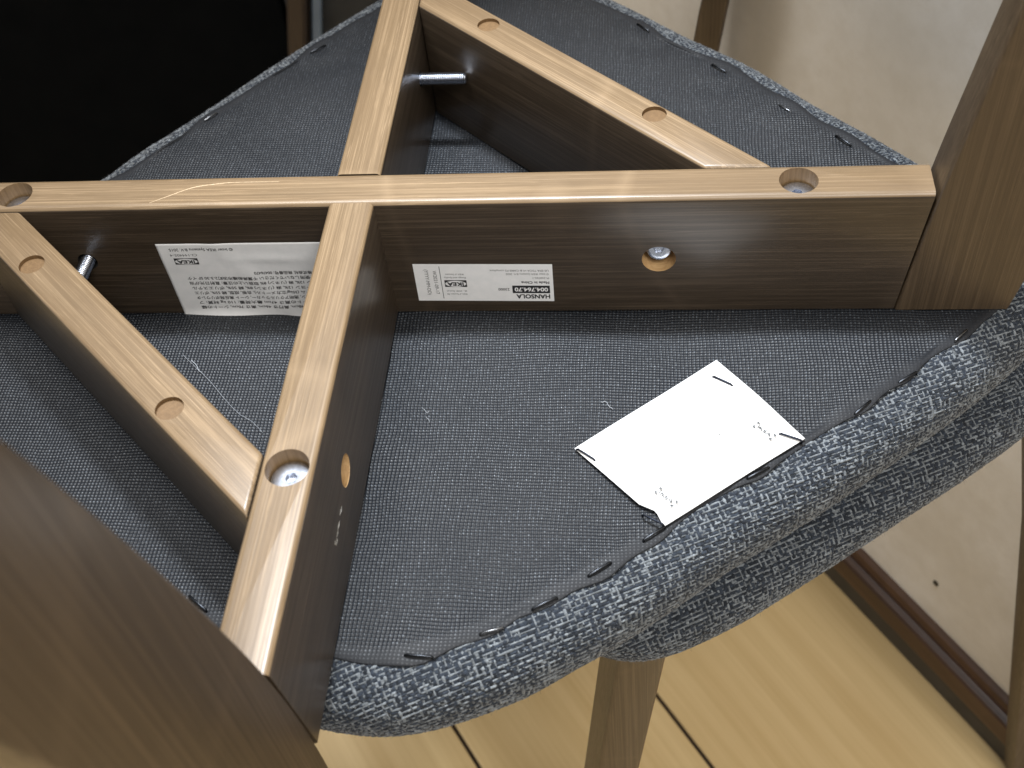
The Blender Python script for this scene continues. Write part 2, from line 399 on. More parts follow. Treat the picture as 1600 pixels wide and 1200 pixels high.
def normals(O):
    t = np.roll(O, -1, 0) - np.roll(O, 1, 0); t /= np.linalg.norm(t, axis=1)[:, None]
    return np.stack([t[:, 1], -t[:, 0]], 1)
class Outline:
    def __init__(self, pts, n=660):
        self.O, self.len = resample(catmull(pts), n); self.Nn = normals(self.O)
    def nearest(self, Q):
        """signed distance outward and index for Q (m,2)"""
        s = np.empty(len(Q)); idx = np.empty(len(Q), int)
        for a in range(0, len(Q), 4000):
            q = Q[a:a + 4000]; d2 = ((q[:, None, :] - self.O[None]) ** 2).sum(2); i = d2.argmin(1); idx[a:a + 4000] = i
            s[a:a + 4000] = ((q - self.O[i]) * self.Nn[i]).sum(1)
        return s, idx
UP = Outline(OUT)
RIM = 17.0
def cushion_mesh(ol, r, name):
    O, Nn = ol.O[::3], ol.Nn[::3]; n = len(O); rings = []
    c = O.mean(0)
    def ring(off, z): rings.append([(p[0] + q[0] * off, p[1] + q[1] * off, z) for p, q in zip(O, Nn)])
    def inner(f, z): rings.append([(c[0] + (p[0] - c[0]) * f, c[1] + (p[1] - c[1]) * f, z) for p in O])
    for f in (0.05, 0.4, 0.8): inner(f, -0.9)
    for a in np.linspace(0, math.pi, 15): ring((r - 0.5) * math.sin(a), -r + (r - 0.5) * math.cos(a))
    for f in (0.8, 0.4, 0.05): inner(f, -2 * r + 0.6)
    vs = [v for rg in rings for v in rg]; fs = []
    for i in range(len(rings) - 1):
        for k in range(n): fs.append((i * n + k, (i + 1) * n + k, (i + 1) * n + (k + 1) % n, i * n + (k + 1) % n))
    fs.append(tuple(range(n))); m0 = (len(rings) - 1) * n; fs.append(tuple(m0 + k for k in range(n - 1, -1, -1)))
    return mesh_mm(name, vs, fs, True)

def hash2(i, j, k=0.0):
    return np.mod(np.sin(i * 12.9898 + j * 78.233 + k * 37.719) * 43758.5453, 1.0)
def weave_mesh(ol, r, theta, pitches, smax, name, keep=None, seed=1):
    """yarns over a rolled rim: in both directions a thick dark yarn alternates with a thin pale one"""
    rg = np.random.default_rng(seed); p_row, p_col = pitches
    e1 = np.array([math.cos(theta), math.sin(theta)]); e2 = np.array([-e1[1], e1[0]])
    ctr = ol.O.mean(0); ext = np.abs((ol.O - ctr)).max() * 1.45 + smax
    V = []; F = []; Cc = []; base = 0
    K = 4; secs = np.linspace(0, math.pi, K); cs, sn = np.cos(secs), np.sin(secs)
    Oc = ol.O[::6]
    for fam in (0, 1):
        a, b = (e1, e2) if fam == 0 else (e2, e1)
        own, pitch = (p_row, p_col) if fam == 0 else (p_col, p_row)
        lines = int(ext / own); nk = int(ext / pitch)
        kidx = np.arange(-2 * nk, 2 * nk + 1); ks = kidx * (pitch / 2); ci = np.arange(-nk, nk + 1)
        for j in range(-lines, lines + 1):
            ph = rg.uniform(0, 6.28)
            lat = j * own + rg.normal(0, 0.05) + 0.12 * np.sin(ks / 19.0 + ph) + 0.6 * np.sin(ks / 61.0 + j * 0.03)
            Q = ctr + ks[:, None] * a + lat[:, None] * b
            cand = np.where(np.linalg.norm(Q - ctr, axis=1) > 95)[0]
            if keep is not None and len(cand): cand = cand[keep(Q[cand])]
            if len(cand) == 0: continue
            d2 = ((Q[cand][:, None, :] - Oc[None]) ** 2).sum(2).min(1); cand = cand[d2 < (smax + 8) ** 2]
            if len(cand) == 0: continue
            s = np.full(len(Q), -99.0); idx = np.zeros(len(Q), int)
            s[cand], idx[cand] = ol.nearest(Q[cand])
            g = np.where((s > -3) & (s < smax))[0]
            if len(g) < 4: continue
            pale = (j % 2 != 0)
            # which yarn is on top at each crossing (the same rule seen from both families)
            row, col = (np.full(len(ci), j), ci) if fam == 0 else (ci, np.full(len(ci), j))
            rp, cp = row % 2 != 0, col % 2 != 0
            h = hash2(row, col)
            par = (((row // 2) + (col // 2)) % 2 == 0)
            top0 = np.where(rp & ~cp, h < 0.84, np.where(cp & ~rp, h > 0.62, np.where(rp & cp, h < 0.6, par)))
            sg = np.where(top0, 1.0, -1.0) * (1 if fam == 0 else -1)
            cr_all = np.empty(len(ks)); cr_all[::2] = sg; cr_all[1::2] = 0.5 * (sg[:-1] + sg[1:])
            for rn in np.split(g, np.where(np.diff(g) > 1)[0] + 1):
                if len(rn) < 4: continue
                ss = s[rn]; ii = idx[rn]; q = Q[rn]; k = ks[rn]; m = len(rn)
                nv = ol.Nn[ii]; foot = q - nv * ss[:, None]
                ang = np.clip(ss / r, 0, math.pi); over = np.where(ss < 0, ss, 0)
                pos = np.zeros((m, 3)); nor = np.zeros((m, 3))
                pos[:, :2] = foot + nv * (r * np.sin(ang) + over)[:, None]; pos[:, 2] = -r + r * np.cos(ang) + over * 0.35 - 0.25
                nor[:, :2] = nv * np.sin(ang)[:, None]; nor[:, 2] = np.cos(ang)
                pos += nor * (0.22 * cr_all[rn])[:, None]
                tv = np.gradient(pos, axis=0); tv /= np.linalg.norm(tv, axis=1)[:, None] + 1e-9
                sd = np.cross(nor, tv); sd /= np.linalg.norm(sd, axis=1)[:, None] + 1e-9
                cell = kidx[rn] // 2
                h1 = hash2(cell, j, 1.0 + fam); h2 = hash2(cell, j, 3.0 + fam); h3 = hash2(cell // 3, j, 5.0 + fam)
                slub = 1 + 0.16 * np.sin(k / 7.3 + ph * 3) + rg.normal(0, 0.05, m)
                if pale: slub = slub * np.where(h3 > 0.84, 1.5, 1.0)
                wd = own * (0.33 if pale else 0.66) * slub; ht = (0.34 if pale else 0.40) * slub
                vv = pos[:, None, :] + sd[:, None, :] * (wd[:, None] * cs[None])[:, :, None] + nor[:, None, :] * (ht[:, None] * sn[None] - 0.12)[:, :, None]
                lp = (0.84 if fam == 0 else 0.72) if pale else 0.05
                lc = np.array([0.150, 0.166, 0.182]) * (0.45 + 0.75 * h2 + 0.35 * h3)[:, None]
                dc = np.array([0.017, 0.022, 0.031]) * (0.6 + 1.3 * h2)[:, None]
                col3 = np.where((h1 < lp)[:, None], lc, dc)
                V.append(vv.reshape(-1, 3)); Cc.append(np.repeat(col3, K, axis=0))
                i0 = np.arange(m - 1)[:, None] * K + np.arange(K - 1)[None]
                F.append(np.stack([i0, i0 + 1, i0 + K + 1, i0 + K], -1).reshape(-1, 4) + base); base += m * K
    V = np.vstack(V); F = np.vstack(F); Cc = np.vstack(Cc)
    nf = min(14000, len(V) // 60); pick = rg.integers(0, len(V), nf); p0 = V[pick]
    sI, iI = ol.nearest(p0[:, :2]); out = np.c_[ol.Nn[iI], np.zeros(nf)] * np.clip((sI / r), 0, 1)[:, None] + np.c_[np.zeros((nf, 2)), (p0[:, 2] + r) / r]
    dr = out * 0.8 + rg.normal(0, 0.6, (nf, 3)); dr /= np.linalg.norm(dr, axis=1)[:, None]
    ln = rg.uniform(0.4, 1.7, nf)[:, None]; wdv = np.cross(dr, rg.normal(0, 1, (nf, 3))); wdv /= np.linalg.norm(wdv, axis=1)[:, None]; wdv *= 0.035
    bend = rg.normal(0, 0.25, (nf, 3))
    hv = np.stack([p0 - wdv, p0 + wdv, p0 + dr * ln + bend + wdv * 0.5, p0 + dr * ln + bend - wdv * 0.5], 1).reshape(-1, 3)
    F = np.vstack([F, np.arange(nf * 4).reshape(-1, 4) + len(V)]); V = np.vstack([V, hv]) * S
    Cc = np.vstack([Cc, np.repeat(np.array([[0.16, 0.17, 0.18]]) * rg.uniform(0.3, 1.3, (nf, 1)), 4, axis=0)])
    me = bpy.data.meshes.new(name)
    me.vertices.add(len(V)); me.vertices.foreach_set('co', V.astype(np.float32).ravel())
    me.loops.add(F.size); me.loops.foreach_set('vertex_index', F.astype(np.int32).ravel())
    me.polygons.add(len(F)); me.polygons.foreach_set('loop_start', np.arange(0, F.size, 4, dtype=np.int32))
    at = me.color_attributes.new('yarn', 'FLOAT_COLOR', 'POINT')
    at.data.foreach_set('color', np.c_[Cc, np.ones(len(Cc))].astype(np.float32).ravel())
    me.update(calc_edges=True); me.validate(); me.shade_smooth()
    print(name, len(F), 'quads')
    return me

# ------------------------------------------------------------------ upper chair, standing on its seat
W = 18.0; Hh = 62.3; HW = W / 2
chair = tag(empty('dining_chair', (0, 0, -34)), 'upturned brown wooden chair showing its cross frame and dark seat underside', 'chair', 'two matching chairs stacked seat to seat')
OFF = Matrix.Translation((0, 0, 0.034))                      # chair children use coordinates with the lining at z = 0
def part(name, me, mat=None, mw=None, parent=None):
    if parent is None:
        return link(name, me, mat, chair, OFF @ (mw if mw is not None else Matrix.Identity(4)))
    return link(name, me, mat, parent, mw)

cushion = part('seat_cushion', cushion_mesh(UP, RIM, 'seat_cushion'), M_BASE)
wv = part('woven_cover', weave_mesh(UP, RIM, math.radians(26.0), (0.92, 1.12), 45, 'woven_cover'), M_YARN, None, cushion); wv['kind'] = 'stuff'

# staples along the hem: (x, y, angle deg, depth of pucker)
st = [(38, -168.6, 2), (62, -158.5, 24), (79.5, -147.5, 32), (98, -133.5, 36), (117, -118.5, 38), (155, -91.5, 38), (196, -60.5, 40), (214.5, -45.6, 40), (238, -23.6, 40),
      (-44, -150.5, -35), (-90, -126, -42), (-140, -84, -48), (-161, -54, -62), (-170, -22, -75),
      (-147, 76, 52), (-108, 129, 52), (-62, 186, 50), (205, 99, -46), (180, 124, -46), (150, 158, -47), (112, 196, -48)]
def lining_mesh(ol):
    c = ol.O.mean(0); O, Nn = ol.O[::2], ol.Nn[::2]
    fr = np.r_[np.linspace(0.02, 0.86, 44), np.linspace(0.88, 0.985, 14)]
    vs = []; P = np.array([(s[0], s[1]) for s in st])
    def hz(p, edge):
        z = 0.55 + 0.45 * math.sin(p[0] / 21 + 2 * math.sin(p[1] / 37)) + 0.3 * math.sin(p[1] / 13 + p[0] / 17)
        d = np.linalg.norm(P - p, axis=1); dm = d.min()
        z -= 0.7 * math.exp(-(dm / 7) ** 2)
        z += (0.9 * math.sin(dm / 4.2) * math.exp(-(dm / 22) ** 2)) * edge
        return z
    for f in fr:
        e = max(0.0, (f - 0.8) / 0.2)
        for p in O:
            q = c + (p - c) * f; vs.append((q[0], q[1], hz(q, e)))
    # hem: follow the outline itself, wavy, then turn under
    und = []
    for k, (p, nv) in enumerate(zip(O, Nn)):
        d = np.linalg.norm(P - p, axis=1).min()
        w = 1.1 * math.sin(k * 0.31) * math.sin(k * 0.047) - 2.0 * (1 - math.exp(-(d / 9) ** 2)) + 2.2
        und.append(w)
    for off, dz in ((-2.2, 0.0), (0.0, -0.05), (0.35, -0.5), (-0.3, -1.0)):
        for k, (p, nv) in enumerate(zip(O, Nn)):
            q = p + nv * (und[k] + off); vs.append((q[0], q[1], max(0.55, hz(q, 1.0)) + dz))
    R = len(fr) + 4; fs = []
    m = len(O)
    for i in range(R - 1):
        for k in range(m): fs.append((i * m + k, i * m + (k + 1) % m, (i + 1) * m + (k + 1) % m, (i + 1) * m + k))
    fs = [tuple(reversed(f)) for f in fs]; fs.append(tuple(range(m)))
    me = mesh_mm('underside_lining', vs, fs, True)
    bm = bmesh.new(); bm.from_mesh(me); bmesh.ops.recalc_face_normals(bm, faces=bm.faces)
    bm.faces.ensure_lookup_table()
    if bm.faces[m * 10].normal.z < 0: bmesh.ops.reverse_faces(bm, faces=bm.faces)
    bm.to_mesh(me); bm.free()
    at = me.attributes.new('hem', 'FLOAT', 'POINT'); ed = np.clip((np.arange(R) - (len(fr) - 3)) / 3.0, 0, 1) * 0.85
    at.data.foreach_set('value', np.repeat(ed, m).astype(np.float32))
    return me
lining = part('underside_lining', lining_mesh(UP), M_LINING)
stm = None
def staple_mesh(L=9.5, r=0.5, name='staple'):
    pts = [(-L / 2, 0, -1.2), (-L / 2, 0, 0.1), (-L / 2 + 0.5, 0, 0.55), (0, 0, 0.62), (L / 2 - 0.5, 0, 0.55), (L / 2, 0, 0.1), (L / 2, 0, -1.2)]
    return tube(name, pts, r, 6)
stm = staple_mesh()
stm2 = staple_mesh(8.2, 0.42); stm2.materials.append(M_STAPLE2)
for x, y, a in st:
    part('staple', stm if random.random() < 0.6 else stm2, M_STAPLE, Matrix.Translation((x * S, y * S, 0.0011)) @ Matrix.Rotation(math.radians(a + random.uniform(-7, 7)), 4, 'Z'), lining)

# --- cross rails
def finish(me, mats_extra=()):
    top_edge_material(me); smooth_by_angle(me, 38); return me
rail = bevel_box('cross_rail', -197, 213.7, -HW, HW, 0.0, Hh, 2.2, 4, shear=(-6, 6), long_only=True); rail.materials.append(M_FACE); rail.materials.append(M_EDGE)
rail = cut(rail, [((171, 0, Hh), (0, 0, 1), 7.3, 13, M_BORE), ((-141, 0, Hh), (0, 0, 1), 7.3, 13, M_BORE), ((119, -HW, 30.7), (0, -1, 0), 6.7, 11, M_RAW),
                  ((-118, -HW, 33), (0, -1, 0), 4.2, 10, M_CAVITY)])
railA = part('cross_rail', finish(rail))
def railB(y0, y1, top, shear, cuts, name='cross_rail'):
    me = bevel_box(name, y0, y1, -HW, HW, 0.0, top, 2.0, 4, shear=shear, long_only=True); me.materials.append(M_FACE); me.materials.append(M_EDGE)
    if cuts: me = cut(me, cuts)
    return part(name, finish(me), None, Matrix.Rotation(math.radians(90), 4, 'Z'))     # local x -> +y, local y -> -x
rb_near = railB(-199.8, -HW + 0.9, Hh - 0.5, (-6, 0), [((-134.4, 0, Hh - 0.5), (0, 0, 1), 7.3, 13, M_BORE), ((-112.3, -HW, 29.5), (0, -1, 0), 6.0, 9, M_RAW)])
rb_far = railB(HW + 0.7, 213.7, Hh - 0.9, (0, 6), [((108, -HW, 35.8), (0, -1, 0), 3.6, 9, M_CAVITY), ((171, 0, Hh - 0.9), (0, 0, 1), 7.3, 13, M_BORE)])
# --- corner braces (45 degree ends)
def brace(sign, holes):
    # centre line from the long rail to the short rail
    a = Vector((149.3, HW + 0.25)); b = Vector((HW + 0.25, 141.0))
    u = (b - a).normalized(); nrm = Vector((u.y, -u.x))
    if nrm.x < 0: nrm = -nrm
    def hit_x(p): t = (HW + 0.25 - p.y) / u.y; return p + u * t          # meets the long rail's face
    def hit_y(p): t = (HW + 0.25 - p.x) / u.x; return p + u * t
    o_, i_ = a + nrm * HW, a - nrm * HW
    c = [hit_x(i_), hit_x(o_), hit_y(o_), hit_y(i_)]
    mid = (a + b) / 2; ang = math.atan2(u.y, u.x)
    Rm = Matrix.Rotation(-ang, 2)
    L = [Rm @ (p - mid) for p in c]
    bm = bmesh.new(); vs = [bm.verts.new((p.x * S, p.y * S, z * S)) for z in (0.2, Hh - 0.6) for p in L]
    for f in ((0, 1, 2, 3), (4, 5, 6, 7), (0, 1, 5, 4), (1, 2, 6, 5), (2, 3, 7, 6), (3, 0, 4, 7)): bm.faces.new([vs[i] for i in f])
    bmesh.ops.recalc_face_normals(bm, faces=bm.faces)
    bmesh.ops.bevel(bm, geom=list(bm.edges), offset=1.6 * S, segments=3, affect='EDGES', profile=0.5)
    me = bpy.data.meshes.new('corner_brace'); bm.to_mesh(me); bm.free()
    me.materials.append(M_FACE); me.materials.append(M_EDGE)
    cuts = []
    for h in holes:
        p = Rm @ (Vector(h) - mid); cuts.append(((p.x, p.y, Hh - 0.6), (0, 0, 1), 5.0, 1.6, M_PLUG))
    me = cut(me, cuts)
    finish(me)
    mw = Matrix.Rotation(0 if sign > 0 else math.pi, 4, 'Z') @ Matrix.Translation((mid.x * S, mid.y * S, 0)) @ Matrix.Rotation(ang, 4, 'Z')
    return part('corner_brace', me, None, mw)
br_far = brace(1, [(43.5, 110.5), (117.2, 43.0)])
br_near = brace(-1, [(119.8, 40.0), (45.8, 110.3)])

# --- legs: swept rounded section, radial profile
def leg_mesh(prof, name='leg', thick=W, rb=1.3):
    """prof: rows (z, r_in, r_out); local x = radial, y = thickness, z = up"""
    prof = np.array(prof, float); zz = np.arange(prof[0, 0], prof[-1, 0] + 0.1, 6.0)
    zz[-1] = prof[-1, 0]
    ri = np.interp(zz, prof[:, 0], prof[:, 1]); ro = np.interp(zz, prof[:, 0], prof[:, 2])
    k = np.ones(9) / 9
    def sm(v): p = np.r_[[2 * v[0] - v[4 - i] for i in range(4)], v, [2 * v[-1] - v[-2 - i] for i in range(4)]]; return np.convolve(p, k, 'valid')
    ri, ro = sm(ri), sm(ro)
    vs = []; fs = []
    arc = [math.radians(a) for a in (0, 30, 60, 90)]
    for z, a, b in zip(zz, ri, ro):
        ring = []
        for cx, cy, st_ in ((b - rb, thick / 2 - rb, 0), (a + rb, thick / 2 - rb, 90), (a + rb, -thick / 2 + rb, 180), (b - rb, -thick / 2 + rb, 270)):
            for q in arc: ring.append((cx + rb * math.cos(q + math.radians(st_)), cy + rb * math.sin(q + math.radians(st_)), z))
        vs += ring
    n = 16
    for i in range(len(zz) - 1):
        for j in range(n): fs.append((i * n + j, i * n + (j + 1) % n, (i + 1) * n + (j + 1) % n, (i + 1) * n + j))
    fs.append(tuple(range(n - 1, -1, -1))); fs.append(tuple((len(zz) - 1) * n + j for j in range(n)))
    me = mesh_mm(name, vs, fs); smooth_by_angle(me, 50); return me
rear = leg_mesh([(-232, 226, 254), (-120, 208, 246), (-40, 200.3, 245), (0, 200.6, 247), (30, 202.3, 250), (61, 206, 254), (106, 213.6, 263), (162, 225.2, 273.5), (214, 237.6, 283), (436, 300, 328)])
front = leg_mesh([(0.8, 214.2, 259), (30, 217.6, 264), (61, 220.4, 268.5), (100, 226.5, 273), (137, 231.5, 277.5), (436, 284, 312)])
for me, ang in ((rear, -90), (rear, 180), (front, 0), (front, 90)):
    part('leg', me, M_LEG, Matrix.Rotation(math.radians(ang), 4, 'Z'))
# backrest slat between the two rear posts, below the upturned seat
def backrest_mesh():
    vs = []; fs = []; n = 26
    for i in range(n + 1):
        t = i / n; x = -10 * (1 - t) - 238 * t; y = -238 * (1 - t) - 10 * t; bow = 26 * math.sin(math.pi * t); nx = ny = -0.7071
        for dz, th in ((-228, 0), (-228, 12), (-160, 12), (-160, 0)): vs.append((x + nx * (bow + th), y + ny * (bow + th), dz))
    for i in range(n):
        for j in range(4): fs.append((i * 4 + j, i * 4 + (j + 1) % 4, i * 4 + 4 + (j + 1) % 4, i * 4 + 4 + j))
    fs.append((0, 1, 2, 3)); fs.append((n * 4 + 3, n * 4 + 2, n * 4 + 1, n * 4))
    me = mesh_mm('backrest', vs, fs); bm = bmesh.new(); bm.from_mesh(me); bmesh.ops.recalc_face_normals(bm, faces=bm.faces); bm.to_mesh(me); bm.free()
    return me
part('backrest', backrest_mesh(), M_LEG)

# --- bolts
def bolt_threaded(L, r=3.0, pitch=0.9):
    """rod along +z with rounded thread rings, chamfered tip"""
    n = 18; rows = [(0, r * 0.9)]; z = 0
    while z < L - 1.2:
        rows += [(z + pitch * 0.15, r * 0.86), (z + pitch * 0.5, r), (z + pitch * 0.85, r * 0.86)]; z += pitch
    rows += [(L - 0.6, r * 0.86), (L, r * 0.6), (L, 0.01)]
    vs = [(q * math.cos(2 * math.pi * k / n), q * math.sin(2 * math.pi * k / n), zz) for zz, q in rows for k in range(n)]; fs = []
    for i in range(len(rows) - 1):
        for k in range(n): fs.append((i * n + k, i * n + (k + 1) % n, (i + 1) * n + (k + 1) % n, (i + 1) * n + k))
    me = mesh_mm('bolt', vs, fs); smooth_by_angle(me, 60); return me
part('bolt', bolt_threaded(27), M_ZINC, align_z((4, 108, 35.8), (1, -0.02, 0.0)))
part('bolt', bolt_threaded(33), M_ZINC, align_z((-118, -4, 33), (-0.03, -1, 0.0)))
def head_mesh(r=6.2, h=2.4, sock=2.1):
    """round bolt head with a hex socket, face up at z = 0"""
    n = 48; rows = [(r * 0.985, -h, 0), (r, -h * 0.5, 0), (r * 0.94, -0.35, 0), (r * 0.80, 0.0, 0), (sock * 1.5, 0.15, 0), (sock, 0.1, 1), (sock * 0.97, -1.9, 1), (0.02, -2.0, 1)]
    vs = []; fs = []
    for q, z, hx in rows:
        for k in range(n):
            a = 2 * math.pi * k / n; rr = q
            if hx: m_ = (a % (math.pi / 3)) - math.pi / 6; rr = q * math.cos(math.pi / 6) / math.cos(m_)
            vs.append((rr * math.cos(a), rr * math.sin(a), z))
    for i in range(len(rows) - 1):
        for k in range(n): fs.append((i * n + k, i * n + (k + 1) % n, (i + 1) * n + (k + 1) % n, (i + 1) * n + k))
    me = mesh_mm('bolt_head', vs, fs); smooth_by_angle(me, 35); return me
hm = head_mesh(7.15)
for x, y, z in ((171, 0, Hh - 6.2), (-141, 0, Hh - 6.2), (0, -134.4, Hh - 6.2)):
    part('bolt_head', hm, M_ZINC, Matrix.Translation((x * S, y * S, z * S)) @ Matrix.Rotation(random.uniform(0, 1), 4, 'Z'))
# barrel nut in the side bore of the long rail, set high and deep in the hole
part('barrel_nut', head_mesh(5.3, 4.5, 2.3), M_ZINC, align_z((119.0, -5.2, 33.2), (0, -1, 0.45)))

# --- scratches, lint, glue
def ribbon(name, pts, wd):
    P = [Vector(p) for p in pts]; vs = []; fs = []
    for i, p in enumerate(P):
        t = (P[min(i + 1, len(P) - 1)] - P[max(i - 1, 0)]).normalized(); s = Vector((-t.y, t.x, 0)) * wd * (0.35 + 0.65 * math.sin(math.pi * (i + 0.4) / len(P)))
        vs += [p + s, p - s]
    for i in range(len(P) - 1): fs.append((2 * i, 2 * i + 1, 2 * i + 3, 2 * i + 2))
    return mesh_mm(name, vs, fs)
zt = Hh + 0.06
cv = catmull([(-82, -6.6), (-75, -2.6), (-66.7, 2.0), (-58, 4.0), (-48.7, 4.9), (-30, 4.8), (-30.1, 4.8), (-82.1, -6.6)], 10)[:50]
part('scratch', ribbon('scratch', [(p[0], p[1], zt) for p in cv], 0.24), M_SCRATCH, None, railA)
def lint(pts, r, parent=lining):
    c = catmull(pts + list(reversed(pts))[1:-1], 8)[:(len(pts) - 1) * 8]
    part('lint', tube('lint', [(p[0], p[1], 1.6 + 0.25 * math.sin(i * 1.3)) for i, p in enumerate(c)], r, 5), M_LINT, None, parent)
lint([(-80, -33.5), (-72, -41), (-64.5, -48.1), (-56, -57.5), (-48.4, -64.9), (-42, -69), (-36.5, -74.5)], 0.08)
lint([(-75.5, -36.5), (-72.5, -39.5), (-71, -42), (-69.2, -43.4)], 0.2)
lint([(96.5, -58.6), (98.5, -58.3), (99.6, -60.4), (101.3, -62)], 0.16)
lint([(25.8, -61.5), (27.2, -62.9), (28.2, -64.2), (29, -63)], 0.10)
lint([(28.2, -66.5), (29.3, -67.6), (29.8, -69)], 0.10)
def blob(name, cx, cz, w, h, seed):
    rr = random.Random(seed); n = 26; vs = [(HW + 0.35, cx, cz)]; fs = []
    for i in range(n):
        a = 2 * math.pi * i / n; q = rr.uniform(0.35, 1.0); vs.append((HW + 0.05, cx + w * q * math.cos(a), cz + h * q * math.sin(a)))
    fs = [(0, 1 + i, 1 + (i + 1) % n) for i in range(n)]
    return mesh_mm(name, vs, fs)
for cx, cz, w, h, sd in ((-138, 23.5, 2.2, 1.5, 3), (-135.5, 24.6, 1.8, 0.9, 8), (-132.5, 25.2, 3.2, 0.5, 4), (-127, 25.9, 3, 0.22, 5), (-139.5, 25.2, 1.0, 0.9, 9)):
    part('dried_glue', blob('dried_glue', cx, cz, w, h, sd), M_GLUE)

# ------------------------------------------------------------------ printing
def text_mesh(body, size, font=None):
    cu = bpy.data.curves.new('print', 'FONT'); cu.body = body; cu.size = size * S; cu.resolution_u = 3
    o = bpy.data.objects.new('print_tmp', cu); COL.objects.link(o)
    bpy.context.view_layer.update(); dg = bpy.context.evaluated_depsgraph_get()
    me = bpy.data.meshes.new_from_object(o.evaluated_get(dg)); bpy.data.objects.remove(o)
    return me
def add_text(bm, body, size, x, y, width=None, rot=0, align='L', bold=0.0):
    """x, y in label mm (baseline); width squeezes the line to that length"""
    me = text_mesh(body, size)
    if len(me.vertices) == 0: return
    co = np.empty(len(me.vertices) * 3); me.vertices.foreach_get('co', co); co = co.reshape(-1, 3) / S
    x0, x1 = co[:, 0].min(), co[:, 0].max(); fx = 1.0 if width is None else width / (x1 - x0)
    co[:, 0] = (co[:, 0] - x0) * fx; ww = (x1 - x0) * fx
    if align == 'C': co[:, 0] -= ww / 2
    if align == 'R': co[:, 0] -= ww
    c, s = math.cos(rot), math.sin(rot)
    for k, (dx, dy) in enumerate([(0, 0)] if not bold else [(0, 0), (bold, 0), (0, bold), (bold, bold)]):
        vs = [bm.verts.new((((p[0] + dx) * c - (p[1] + dy) * s + x) * S, ((p[0] + dx) * s + (p[1] + dy) * c + y) * S, k * 0.004 * S)) for p in co]
        for p in me.polygons:
            try: bm.faces.new([vs[i] for i in p.vertices])
            except ValueError: pass
    bpy.data.meshes.remove(me)
def bm_rect(bm, x0, y0, x1, y1, z=0):
    bm.faces.new([bm.verts.new((x * S, y * S, z * S)) for x, y in ((x0, y0), (x1, y0), (x1, y1), (x0, y1))])
def bm_ell(bm, cx, cy, rx, ry, z=0, n=40):
    bm.faces.new([bm.verts.new(((cx + rx * math.cos(2 * math.pi * i / n)) * S, (cy + ry * math.sin(2 * math.pi * i / n)) * S, z * S)) for i in range(n)])
def bm_obj(name, bm, mat, parent, mw=None, kind=None):
    for f in bm.faces:
        f.normal_update()
        if f.normal.z < 0: f.normal_flip()
    me = bpy.data.meshes.new(name); bm.to_mesh(me); bm.free()
    o = link(name, me, mat, parent, mw if mw is not None else Matrix.Identity(4))
    if kind: o['kind'] = kind
    return o
def logo(parent, cx, cy, w, h, z, ink=M_INK, paper=M_PAPER):
    bm = bmesh.new(); bm_rect(bm, cx - w / 2, cy - h / 2, cx + w / 2, cy + h / 2); bm_obj('logo_block', bm, ink, parent, Matrix.Translation((0, 0, z * S)))
    bm = bmesh.new(); bm_ell(bm, cx, cy, w * 0.475, h * 0.44); bm_obj('logo_oval', bm, paper, parent, Matrix.Translation((0, 0, (z + 0.12) * S)))
    bm = bmesh.new(); add_text(bm, 'IKEA', h * 0.72, cx, cy - h * 0.26, w * 0.72, 0, 'C', 0.05 * h); bm_obj('logo_lettering', bm, ink, parent, Matrix.Translation((0, 0, (z + 0.24) * S)), 'stuff')

def on_rail_face(xr, ztop):
    """label frame: local x reads towards -x, local y points down (-z), origin at the label's upright lower left corner"""
    m = Matrix(((-1, 0, 0, xr * S), (0, 0, -1, -(HW + 0.05) * S), (0, -1, 0, ztop * S), (0, 0, 0, 1)))
    return OFF @ m
# product label on the long rail (57 x 21 mm); upright lower left corner = photo upper right
def paper_sheet(name, w, h, wave=0.0, nx=30, ny=12, th=0.12, f=None):
    vs = []; fs = []
    for j in range(ny + 1):
        for i in range(nx + 1):
            x, y = w * i / nx, h * j / ny
            z = th + (f(x, y) if f else 0); vs.append((x, y, z))
    for j in range(ny):
        for i in range(nx): a = j * (nx + 1) + i; fs.append((a, a + 1, a + nx + 2, a + nx + 1))
    b0 = len(vs); per = [i for i in range(nx + 1)] + [(j) * (nx + 1) + nx for j in range(1, ny + 1)] + [ny * (nx + 1) + i for i in range(nx - 1, -1, -1)] + [j * (nx + 1) for j in range(ny - 1, 0, -1)]
    for p in per: vs.append((vs[p][0], vs[p][1], vs[p][2] - th))
    m = len(per)
    for k in range(m): fs.append((per[k], b0 + k, b0 + (k + 1) % m, per[(k + 1) % m]))
    return mesh_mm(name, vs, fs, False)
lab = link('product_label', paper_sheet('product_label', 57, 21.2, nx=4, ny=2), M_PAPER, chair, on_rail_face(76.4, 28.6) @ Matrix.Rotation(math.radians(-0.9), 4, 'Z'))
ZP = 0.17
bm = bmesh.new()
add_text(bm, 'HANSOLA', 3.3, 1.6, 17.2, 13.8, bold=0.2)
add_text(bm, '23000', 2.0, 18.2, 13.6, 4.6, bold=0.05)
add_text(bm, 'Made in China', 1.9, 1.6, 9.6, 11.4, bold=0.08)
bm_obj('print', bm, M_INK, lab, Matrix.Translation((0, 0, ZP * S)), 'stuff')
bm = bmesh.new()
add_text(bm, 'PI-250765-1', 1.5, 1.6, 7.2, 6.6)
add_text(bm, '© Inter IKEA Systems B.V. 2020', 1.5, 1.6, 5.0, 17.5)
add_text(bm, 'US EPA TSCA VI & CARB P2 compliant', 1.5, 1.6, 3.0, 24)
add_text(bm, 'Design and Quality', 1.25, 40.3, 7.2, 9, 0, 'C'); add_text(bm, 'IKEA of Sweden', 1.25, 40.3, 5.3, 7.6, 0, 'C')
